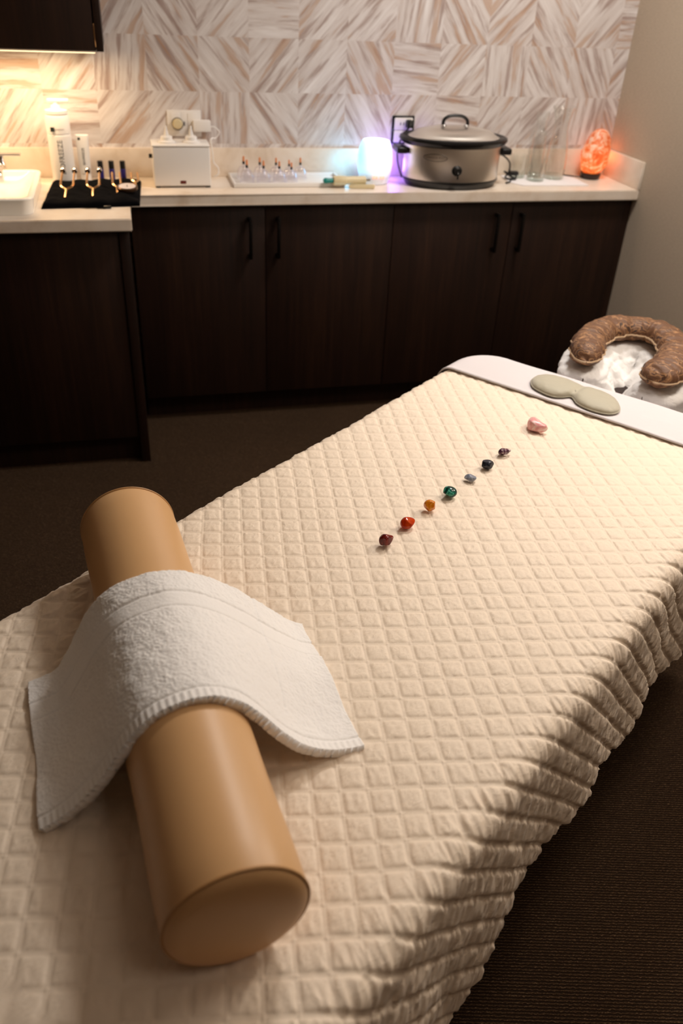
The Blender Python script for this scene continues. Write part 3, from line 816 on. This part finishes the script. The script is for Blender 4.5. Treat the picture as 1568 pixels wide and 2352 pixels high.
for k in range(25):
    z = .024+.128*k/24; q = k/24; rx = .019+.003*q; ry = .018*(1-q)**.7+.0012
    rings.append([(rx*math.cos(2*PI*j/36), ry*math.sin(2*PI*j/36), z) for j in range(36)])
me = grid_mesh('tube_body', np.array(rings), wrap=True)
bm = bmesh.new(); bm.from_mesh(me); bmesh.ops.holes_fill(bm, edges=[e for e in bm.edges if e.is_boundary]); bmesh.ops.recalc_face_normals(bm, faces=bm.faces[:]); bm.to_mesh(me); bm.free()
mesh_obj('tube_body', me, WHITEP, t, None, 0, True)
B().lathe([(0, 0), (.0185, 0), (.019, .002), (.019, .022), (.0175, .024), (0, .024)], 32).out('cap', WHITEP, t)
me = text_mesh('BIOFREEZE', .0115)
for v in me.vertices:
    x, y, z = v.co; lz = .082+x; lx = -y; q = (lz-.024)/.128
    v.co = (lx, -(.018*(1-q)**.7+.0012)*math.sqrt(max(.1, 1-(lx/.021)**2))-.0006-z*.2, lz)
mesh_obj('lettering', me, INK, t)
B().box(-.014, -.006, -.0055, -.0035, .134, .142).out('logo_mark', INK, t)
bx = [(-.086, 'leftmost of the three slim dark blue vials with black caps'), (-.048, 'middle one of the three slim dark blue vials with black caps'), (-.009, 'rightmost of the three slim dark blue vials with black caps')]
proto = None
for x, lb in bx:
    if proto is None:
        proto = v_ = thing('vial', lb, 'bottle', (x, 3.236, ZC), 0, 'blue vials behind the tuning forks')
        B().lathe([(0, 0), (.0095, 0), (.010, .001), (.010, .040), (.009, .042), (0, .042)], 24).out('glass_body', BLUEP, v_)
        B().lathe([(0, .0425), (.0098, .0425), (.0096, .066), (.009, .068), (0, .068)], 24).out('cap', BLACKP, v_)
    else:
        v_ = copy_tree(proto); v_.location.x = x; v_['label'] = lb

# ------------------------------------------------------------------ tuning forks on their black pouch
def pouch():
    t = thing('fork_pouch', 'black velour pouch rolled open beneath the tuning forks, at the corner of the deep counter', 'pouch', (-.11, 3.03, ZC))
    nu, nv = 60, 70
    u = np.linspace(-1, 1, nu)[:, None]+np.zeros((1, nv)); v = np.linspace(-1, 1, nv)[None, :]+np.zeros((nu, 1))
    X = u*.153+v*.008; Y = v*.178+u*(.01)
    edge = np.maximum(np.abs(u), np.abs(v))
    H = .022*np.sqrt(np.clip(1-edge**6, 0, 1))*(1+.15*np.sin(u*12))+(fbm(u*4+9, v*4, 3)-.5)*.008+.012*np.clip(-v-.6, 0, 1)
    H = np.where(edge >= .999, .001, np.maximum(H, .003))
    top = np.stack([X, Y, H], -1); me = grid_mesh('pouch', top)
    o = mesh_obj('pouch_body', me, BLACKCLOTH, t, None, 0, True)
    md = o.modifiers.new('thickness', 'SOLIDIFY'); md.thickness = .0008; md.offset = 1
    B().tube([(-.05, -.178, .004), (-.02, -.190, .003), (.02, -.188, .003), (.05, -.186, .004), (.035, -.197, .003), (.01, -.195, .003)], .0022, 6).out('cord', BLACKCLOTH, t)
    B().box(.03, .055, -.196, -.184, .001, .009, .003).out('cord_lock', BLACKP, t)
pouch()
def fork(label, loc, yaw, L, w, proto=None, lean=.38, weights=True):
    t = thing('tuning_fork', label, 'tuning fork', loc, 0, 'rose gold tuning forks on the black pouch')
    t.rotation_euler = (lean, 0, yaw)
    b = B()
    for sx in (-1, 1):
        b.tube([(sx*w/2*.95, L, 0), (sx*w/2, L*.35, 0), (sx*w/2*.8, L*.26, 0), (sx*w*.12, L*.18, 0), (0, L*.12, 0)], .0034, 8)
    b.out('tines', BRASS, t)
    B().tube([(0, L*.15, 0), (0, -L*.22, 0)], .0042, 10).out('stem', BRASS, t)
    if weights:
        for sx in (-1, 1):
            M = Matrix.Translation((sx*w/2*.95, L, 0)) @ Matrix.Rotation(PI/2, 4, 'X')
            B().lathe([(0, -.007), (.0085, -.007), (.0092, -.005), (.0092, .005), (.0085, .007), (0, .007)], 24, M=M).out('weight', CHROME, t)
zf = ZC+.024
fork('rose gold tuning fork farthest left on the black pouch, with silver end weights', (-.196, 2.935, zf+.004), -.10, .125, .040)
fork('rose gold tuning fork second from left on the black pouch, with silver end weights', (-.111, 2.945, zf+.004), -.05, .120, .040)
fork('shorter rose gold tuning fork just left of the round disc', (-.033, 2.975, zf+.004), 0, .095, .026, weights=False)
fork('smallest rose gold tuning fork behind the round disc, at the right end of the pouch', (.028, 3.06, zf+.005), 0, .060, .022, weights=False)
t = thing('disc_gauge', 'small round pale disc with a brown metal rim lying on the pouch', 'disc', (.0, 2.975, ZC+.028)); t.rotation_euler = (.12, 0, 0)
B().lathe([(0, 0), (.030, 0), (.034, .003), (.034, .010), (.030, .013), (.028, .0115)], 48).out('rim', Mat('brown_bronze_rim', (96, 70, 52), .3, .8), t)
B().lathe([(0, .0115), (.0278, .0115), (.0278, .009), (0, .009)], 48).out('face', Mat('pale_pearl_face', (216, 206, 206), .3), t)
B().box(-.0012, .0012, -.008, .008, .0117, .0125).out('pointer', BLACKP, t)

# ------------------------------------------------------------------ oil warmer box and wall outlet
t = thing('oil_warmer', 'white box-shaped oil warmer with small red display on the shallow counter', 'warmer', (.194, 3.118, ZC))
bxw = B(); bxw.box(-.0985, .0985, 0, .115, .006, .134, .004, 3); bxw.out('housing', WHITEP, t)
B().box(-.100, .100, -.0015, .117, .1345, .141, .003, 3).out('lid_rim', WHITEP, t)
B().box(-.009, .011, -.0015, .001, .014, .024, .0005).out('display', Mat('dark_red_display', (40, 6, 4), .2, Emission_Color=(.5, .02, .01, 1), Emission_Strength=.12), t)
for sx in (-.088, .088):
    for yy in (.008, .104): B().box(sx-.008, sx+.008, yy-.004, yy+.008, 0, .0058, .001).out('foot', BLACKP, t)
M = Matrix.Translation((-.0985, .045, .098)) @ Matrix.Rotation(-PI/2, 4, 'Y')
B().lathe([(0, .0005), (.007, .0005), (.007, .012), (0, .012)], 20, M=M).out('side_knob', BLACKP, t)
for x, lb in ((.149, 'white pointed-nozzle oil bottle standing at the left in the warmer'), (.234, 'white pointed-nozzle oil bottle standing at the right in the warmer')):
    q = thing('oil_bottle', lb, 'bottle', (x, 3.172, ZC+.1413), 0, 'oil bottles in the warmer')
    B().lathe([(0, .0), (.030, .0), (.030, .004), (.020, .008), (.020, .018), (.016, .021), (0, .021)], 32).out('cap', WHITEP, q)
    B().lathe([(0, .0212), (.009, .0212), (.0045, .040), (.0028, .052), (0, .053)], 20).out('nozzle', WHITEP, q)
t = thing('outlet_plate', 'wide white wall outlet plate above the oil warmer', 'outlet', (.222, YB, 1.062))
B().box(-.060, .060, -.006, -.0005, -.043, .043, .002).out('cover_plate', WHITEP, t)
for sx in (-.03, .03):
    s_ = B().box(sx-.017, sx+.017, -.0075, -.0062, -.034, .034, .0005).out('socket', WHITEP, t)
t = thing('power_adapter', 'white blocky power adapter plugged into the outlet plate above the oil warmer', 'adapter', (.282, YB-.0078, 1.058))
B().box(-.030, .032, -.030, -.0003, -.020, .018, .003).out('block', WHITEP, t)
cb = catmull([(.032, -.018, -.004), (.045, -.02, -.004), (.062, -.02, -.02), (.05, -.02, -.04), (.030, -.03, -.045), (.034, -.04, -.09), (.036, -.04, -.12), (.052, -.04, -.14), (.05, -.05, -.16), (.036, -.045, -.169)], 8)
B().tube([tuple(p) for p in cb], .0022, 8).out('cable', WHITEP, t)
t = thing('night_light', 'round clear plug-in night light on the outlet plate above the oil warmer', 'night light', (.197, YB-.0078, 1.062))
M = Matrix.Rotation(PI/2, 4, 'X')
B().lathe([(0, .0002), (.016, .0002), (.018, .004), (.018, .016), (.014, .022), (0, .024)], 28, M=M).out('plug_body', CREAMP, t)
B().lathe([(.019, .006), (.021, .006), (.021, .014), (.019, .014)], 28, M=M).out('ring', GREY, t)
B().box(.022, .026, -.016, -.010, -.006, .008, .001).out('switch', BLACKP, t)

# ------------------------------------------------------------------ cupping set
t = thing('tray', 'low white rectangular tray holding the clear cupping cups', 'tray', (.578, 3.20, ZC))
b = B(); b.box(-.20, .20, -.085, .085, .0, .004, .001)
b.box(-.205, -.198, -.09, .09, .0005, .016, .002).box(.198, .205, -.09, .09, .0005, .016, .002).box(-.1975, .1975, -.09, -.083, .0005, .016, .002).box(-.1975, .1975, .083, .09, .0005, .016, .002)
b.out('tray_body', WHITEP, t)
cups = [(.425, 3.235, 1.0, 'back left'), (.485, 3.235, .95, ''), (.546, 3.235, .93, ''), (.595, 3.235, .84, ''), (.638, 3.235, .93, ''),
        (.428, 3.170, 1.0, ''), (.489, 3.170, .96, ''), (.547, 3.170, .93, ''), (.592, 3.170, .88, '')]
names = ['back-row cupping cup at the far left of the tray', 'back-row cupping cup, second from left', 'back-row cupping cup, third from left', 'back-row cupping cup, fourth from left, partly behind a front cup', 'cupping cup at the right end of the back row, alone',
         'front-row cupping cup at the far left of the tray', 'front-row cupping cup, second from left', 'front-row cupping cup, third from left', 'smallest front-row cupping cup, nearest the teal pump tip']
proto = None
for (x, y, k, _), nm in zip(cups, names):
    lb = 'clear plastic '+nm
    if proto is None:
        proto = c = thing('cupping_cup', lb, 'cupping cup', (x, y, ZC+.0045), 0, 'cupping cups on the white tray')
        B().lathe([(.026, .0), (.0265, .001), (.0255, .012), (.0235, .030), (.017, .043), (.007, .047), (.0055, .052), (0, .052)], 36).out('cup_bowl', CUPM, c)
        B().lathe([(0, .0522), (.0045, .0522), (.0045, .062), (0, .062)], 14).out('valve_collar', BLACKP, c)
        B().lathe([(0, .0622), (.0042, .0622), (.0034, .078), (.0015, .0795), (0, .0795)], 14).out('valve_tip', ORANGEP, c)
    else:
        c = copy_tree(proto); c.location = (x, y, ZC+.0045); c['label'] = lb; c.scale = (k, k, k)
t = thing('cupping_pump', 'cream hand pump with teal tip lying beside the cupping tray', 'pump', (.80, 3.10, ZC)); t.rotation_euler = (0, 0, .04)
M = Matrix.Translation((0, 0, .026)) @ Matrix.Rotation(PI/2, 4, 'Y')
B().lathe([(0, -.066), (.014, -.066), (.0165, -.062), (.0165, -.02), (.0145, -.018), (.0145, .055), (.0125, .057), (0, .057)], 32, M=M).out('barrel', CREAMP, t)
B().lathe([(0, -.104), (.006, -.103), (.0095, -.098), (.0095, -.090), (.0085, -.084), (.0085, -.0662), (0, -.0662)], 24, M=M).out('rubber_tip', TEAL, t)
B().prism([(-.012, -.016), (.01, -.022), (.085, -.030), (.090, -.012), (.02, -.006), (-.004, -.010)], 'z', .001, .014, .002).out('grip_handle', CREAMP, t)
B().tube([(.057, 0, .026), (.075, 0, .026)], .004, 10).out('piston_rod', GREY, t)

# ------------------------------------------------------------------ diffuser
DIF = Mat('glowing_frosted_shell', (235, 238, 245), .35)
_tc = DIF.coords(); _sp = DIF.n('ShaderNodeSeparateXYZ'); DIF.l(_tc, _sp.inputs[0])
_mr = DIF.n('ShaderNodeMapRange'); DIF.setin(_mr, From_Min=-.065, From_Max=.065); DIF.l(_sp.outputs['X'], _mr.inputs['Value'])
_c = DIF.ramp(_mr.outputs[0], [(0, (.10, .62, 1.0, 1)), (.40, (.78, .90, 1.0, 1)), (.75, (.80, .74, 1.0, 1)), (1, (.34, .18, .95, 1))]); DIF.l(_c, DIF.b.inputs['Emission Color'])
_mz = DIF.n('ShaderNodeMapRange'); DIF.setin(_mz, From_Min=.025, From_Max=.06, To_Min=.16, To_Max=1.5); DIF.l(_sp.outputs['Z'], _mz.inputs['Value']); DIF.l(_mz.outputs[0], DIF.b.inputs['Emission Strength'])
t = thing('aroma_diffuser', 'glowing white aroma diffuser casting blue and violet light, left of the slow cooker', 'diffuser', (.913, 3.185, ZC))
B().lathe([(0, .001), (.050, .001), (.054, .004), (.0605, .03), (.066, .07), (.0655, .095), (.060, .125), (.051, .147), (.049, .149), (0, .149)], 64).out('shell', DIF, t)
B().lathe([(0, 0), (.048, 0), (.048, .0012), (0, .0012)], 40).out('base_ring', GREY, t)
DIG = Mat('orange_digits', (255, 120, 60), .4, Emission_Color=(1, .32, .12, 1), Emission_Strength=1.6)
b = B()
for x in (-.022, -.011, .004, .015):
    b.box(x, x+.007, -.0608, -.0585, .026, .0275).box(x, x+.007, -.0614, -.0590, .032, .0335).box(x+.0055, x+.007, -.0610, -.0588, .026, .033)
b.out('clock_digits', DIG, t)
for nm, off, col, pw in (('diffuser_light_cyan', (-.095, .060, .06), (.10, .62, 1.0), .15), ('diffuser_light_violet', (.085, .045, .05), (.30, .14, 1.0), .34)):
    l = bpy.data.lights.new(nm, 'POINT'); l.energy = pw; l.color = col; l.shadow_soft_size = .03
    o = bpy.data.objects.new(nm, l); COL.objects.link(o); o.location = (.913+off[0], 3.185+off[1], ZC+off[2])

# ------------------------------------------------------------------ slow cooker
t = thing('slow_cooker', 'oval stainless slow cooker with black rim, knob and lid handle', 'slow cooker', (1.203, 3.150, ZC), math.radians(-4)); t.scale = (1, 1, .95)
SX, SY = 1.0, .66
B().lathe([(0, .0), (.165, .0), (.172, .004), (.180, .018), (.186, .026), (.186, .030), (0, .030)], 72, sx=SX, sy=SY).out('base', BLACKP, t)
B().lathe([(.183, .030), (.1845, .034), (.1845, .150), (.183, .154), (.17, .155)], 96, sx=SX, sy=SY).out('shell', STEEL, t)
B().lathe([(.17, .150), (.184, .151), (.199, .158), (.207, .169), (.205, .178), (.196, .182), (.184, .178), (.172, .1735)], 96, sx=SX, sy=SY).out('rim', BLACKP, t)
l_ = B().lathe([(.172, .1745), (.174, .178), (.168, .181), (.160, .186), (.142, .199), (.10, .209), (.05, .213), (0, .214)], 96, sx=SX, sy=SY).out('lid', STEEL, t)
hp = catmull([(-.042, 0, .211), (-.047, 0, .222), (-.043, 0, .238), (-.026, 0, .249), (0, 0, .252), (.026, 0, .249), (.043, 0, .238), (.047, 0, .222), (.042, 0, .211)], 6)
B().tube([tuple(p) for p in hp], .0062, 12).out('lid_handle', BLACKP, l_)
for sx in (-1, 1):
    B().lathe([(0, .2095), (.011, .2095), (.011, .216), (.007, .221), (0, .221)], 20, center=(sx*.043, 0)).out('handle_ferrule', CHROME, l_)
for sx in (-1, 1):
    B().box(min(sx*.180, sx*.222), max(sx*.180, sx*.222), -.040, .040, .118, .142, .006, 3).out('side_handle', BLACKP, t)
def on_shell(x, r=.1845): return -SY*math.sqrt(max(0, r*r-x*x))
M = Matrix.Translation((-.012, on_shell(-.012), .075)) @ Matrix.Rotation(PI/2, 4, 'X')
k_ = B().lathe([(0, -.001), (.0185, -.001), (.0185, .006), (.013, .009), (.012, .020), (0, .021)], 32, M=M).out('knob', BLACKP, t)
B().box(-.0145, -.0095, on_shell(0)-.024, on_shell(0)-.016, .048, .075, .001).out('knob_grip', BLACKP, k_)
B().box(-.0125, -.0115, on_shell(0)-.0245, on_shell(0)-.0235, .067, .074).out('knob_mark', WHITEP, k_)
b = B()
pts = [(-.092+.040*math.cos(2*PI*k/48), 0, .118+.0125*math.sin(2*PI*k/48)) for k in range(49)]
pts = [(x, on_shell(x)-.0006, z) for x, _, z in pts]
b.tube(pts, .0014, 6, False); b.out('emblem_ring', STEELD, t)
me = text_mesh('CROCK·POT', .0115)
for v in me.vertices:
    x, y, z = v.co; xx = -.092+x; v.co = (xx, on_shell(xx)-.0007-z*.3, .118+y)
mesh_obj('emblem_lettering', me, STEELD, t)
cp = catmull([(-.045, -.02, .10), (-.01, -.01, .10), (.028, .0, .07), (.035, .01, .03), (.02, .0, .010), (.05, -.02, .008), (.062, .0, .020), (.045, .02, .020), (.02, .02, .030), (.03, -.01, .022), (.055, -.02, .01), (.05, .01, .006), (.025, -.045, .0045), (.0, -.07, .0045)], 7)
pc_ = B().tube([tuple(p) for p in cp], .0034, 8).out('power_cord', BLACKP, t, (.232, .075, 0))
B().box(.035, .070, -.012, .014, .020, .036, .005).out('cable_tie', BLACKP, pc_)
# outlet behind the cooker
t = thing('outlet_plate', 'white double socket in a shiny dark frame on the wall behind the slow cooker', 'outlet', (1.05, YB, 1.045))
B().box(-.044, .044, -.006, -.0005, -.050, .050, .002).out('frame_plate', Mat('dark_mirror_plate', (60, 62, 70), .15, .9), t)
for z in (-.022, .022): 
    s_ = B().box(-.037, .036, -.014, -.0062, z-.0215, z+.0215, .004).out('socket', WHITEP, t)
    B().box(-.015, -.012, -.0147, -.0139, z-.004, z+.006).box(-.003, .0, -.0147, -.0139, z-.004, z+.006).out('slot', BLACKP, s_)
for x in (-.038, .038):
    M = Matrix.Translation((x, -.006, 0)) @ Matrix.Rotation(PI/2, 4, 'X'); B().lathe([(0, 0), (.003, 0), (.002, .001), (0, .001)], 12, M=M).out('screw', CHROME, t)
t = thing('plug', 'black plug and cord in the socket behind the slow cooker', 'plug', (1.066, YB-.0145, 1.070))
B().box(-.010, .012, -.026, -.0005, -.014, .014, .004).out('plug_body', BLACKP, t)
cp = catmull([(0, -.026, 0), (-.004, -.034, -.006), (-.02, -.03, -.03), (-.040, -.025, -.075), (-.04, -.03, -.13), (-.02, -.035, -.187)], 7)
B().tube([tuple(p) for p in cp], .0032, 8).out('cord', BLACKP, t)

# ------------------------------------------------------------------ glassware on white napkin
b = B(); b.prism([(-.155, -.045), (-.12, -.100), (.155, -.110), (.160, .02), (.12, .095), (-.14, .08)], 'z', .0003, .003, .0008)
tag(b.out('napkin', PAPER, None, (1.612, 3.205, ZC)), 'white folded napkin under the glassware beside the slow cooker', 'napkin')
ZN = ZC+.0034
def glass(label, x, y, r, h, grp):
    t = thing('tumbler', label, 'glass', (x, y, ZN), 0, grp)
    B().lathe([(r*.93, .0135), (r*.95, h*.4), (r, h), (r-.0012, h+.0006)], 40).out('glass_wall', CLEAR, t)
    B().lathe([(0, 0), (r*.84, 0), (r*.92, .003), (r*.93, .013), (r*.8, .0135), (0, .010)], 40).out('glass_base', GBASE, t)
glass('short clear tumbler next to the slow cooker, behind the other tumbler', 1.523, 3.245, .035, .085, 'clear tumblers on the napkin')
glass('short clear tumbler in front, between the other tumbler and the tall carafe', 1.578, 3.185, .036, .085, 'clear tumblers on the napkin')
t = thing('carafe', 'tall clear glass carafe with flared neck, right of the tumblers', 'carafe', (1.672, 3.222, ZN))
CT = 1.0
outp = [(0, 0), (.034, 0), (.040, .004), (.0425, .016), (.0425, .075), (.038, .120), (.031, .158), (.0275, .185), (.030, .212), (.038, .245), (.0455, .262)]
inp = [(.0437, .2615), (.0362, .244), (.0282, .212), (.0257, .185), (.0292, .158), (.0362, .120), (.0405, .075), (.0405, .020), (.036, .010), (0, .009)]
B().lathe(outp[3:]+inp[:1], 56).out('glass_body', CLEAR, t)
B().lathe(outp[:3]+[(.0425, .0155), (.034, .0155), (0, .010)], 56).out('glass_base', GBASE, t)
t = thing('carafe', 'clear glass bottle with a narrow neck and stepped top, standing behind the tall carafe', 'carafe', (1.607, 3.262, ZN))
outp = [(0, 0), (.026, 0), (.029, .004), (.029, .0125), (.029, .10), (.027, .150), (.024, .166), (.021, .170), (.020, .205), (.024, .212), (.026, .235), (.023, .238)]
inp = [(.022, .232), (.018, .205), (.0185, .170), (.022, .163), (.025, .150), (.027, .10), (.027, .010), (0, .008)]
B().lathe(outp[3:], 48).out('glass_body', CLEAR, t)
B().lathe(outp[:3]+[(.029, .012), (.022, .012), (0, .009)], 48).out('glass_base', GBASE, t)

# ------------------------------------------------------------------ salt lamp
SALT = Mat('glowing_orange_salt', (236, 140, 100), .5)
_v = SALT.coords(); _n = SALT.noise(_v, 30, 4, .6, 1.6)
_cc = SALT.ramp(_n, [(.36, (.70, .12, .03, 1)), (.46, (.85, .20, .06, 1)), (.54, (.90, .42, .26, 1)), (.64, (.92, .62, .50, 1))]); SALT.color(_cc)
_cb = SALT.ramp(_n, [(.36, (1, .10, .01, 1)), (.55, (1, .24, .04, 1)), (.7, (1, .38, .14, 1))]); SALT.l(_cb, SALT.b.inputs['Emission Color'])
_sp = SALT.n('ShaderNodeSeparateXYZ'); SALT.l(_v, _sp.inputs[0]); _mz = SALT.n('ShaderNodeMapRange'); SALT.setin(_mz, From_Min=.02, From_Max=.16, To_Min=.75, To_Max=.10); SALT.l(_sp.outputs['Z'], _mz.inputs['Value']); SALT.l(_mz.outputs[0], SALT.b.inputs['Emission Strength'])
SALT.bump(_n, .4, .006)
t = thing('salt_lamp', 'glowing orange salt lamp on a dark wooden base in the counter corner', 'lamp', (1.842, 3.232, ZC))
nu, nv = 60, 72
ph = np.linspace(0, PI, nu)[:, None]+np.zeros((1, nv)); th = np.linspace(0, 2*PI, nv, endpoint=False)[None, :]+np.zeros((nu, 1))
z = (1-np.cos(ph))/2
R = .054*np.sin(ph)**.62*(1.0+.10*np.sin(z*PI*1.0+.3))*(1.05-.22*z)
nz = fbm(z*7+3+np.cos(th)*1.6+9, np.sin(th)*1.6+z*2+9, 3)-.5
R = R*(1+.22*nz)
X = R*np.cos(th)+.012*z; Y = R*np.sin(th)*.92; Z = .017+.168*z
me = grid_mesh('salt_rock', np.stack([X, Y, Z], -1)[::-1], wrap=True)
bm = bmesh.new(); bm.from_mesh(me); bmesh.ops.remove_doubles(bm, verts=bm.verts[:], dist=1e-4); bmesh.ops.recalc_face_normals(bm, faces=bm.faces[:]); bm.to_mesh(me); bm.free()
mesh_obj('salt_rock', me, SALT, t, None, 0, True)
B().lathe([(0, 0), (.034, 0), (.038, .003), (.041, .014), (.040, .022), (0, .022)], 40).out('wooden_base', DARKWOODB, t)
cp = catmull([(-.038, -.002, .007), (-.06, .0, .007), (-.085, .02, .006), (-.10, .045, .005)], 6)
B().tube([tuple(p) for p in cp], .0025, 8).out('cord', BLACKP, t)
l = bpy.data.lights.new('salt_lamp_glow', 'POINT'); l.energy = .14; l.color = (1, .25, .05); l.shadow_soft_size = .04
o = bpy.data.objects.new('salt_lamp_glow', l); COL.objects.link(o); o.location = (1.905, 3.262, ZC+.085)
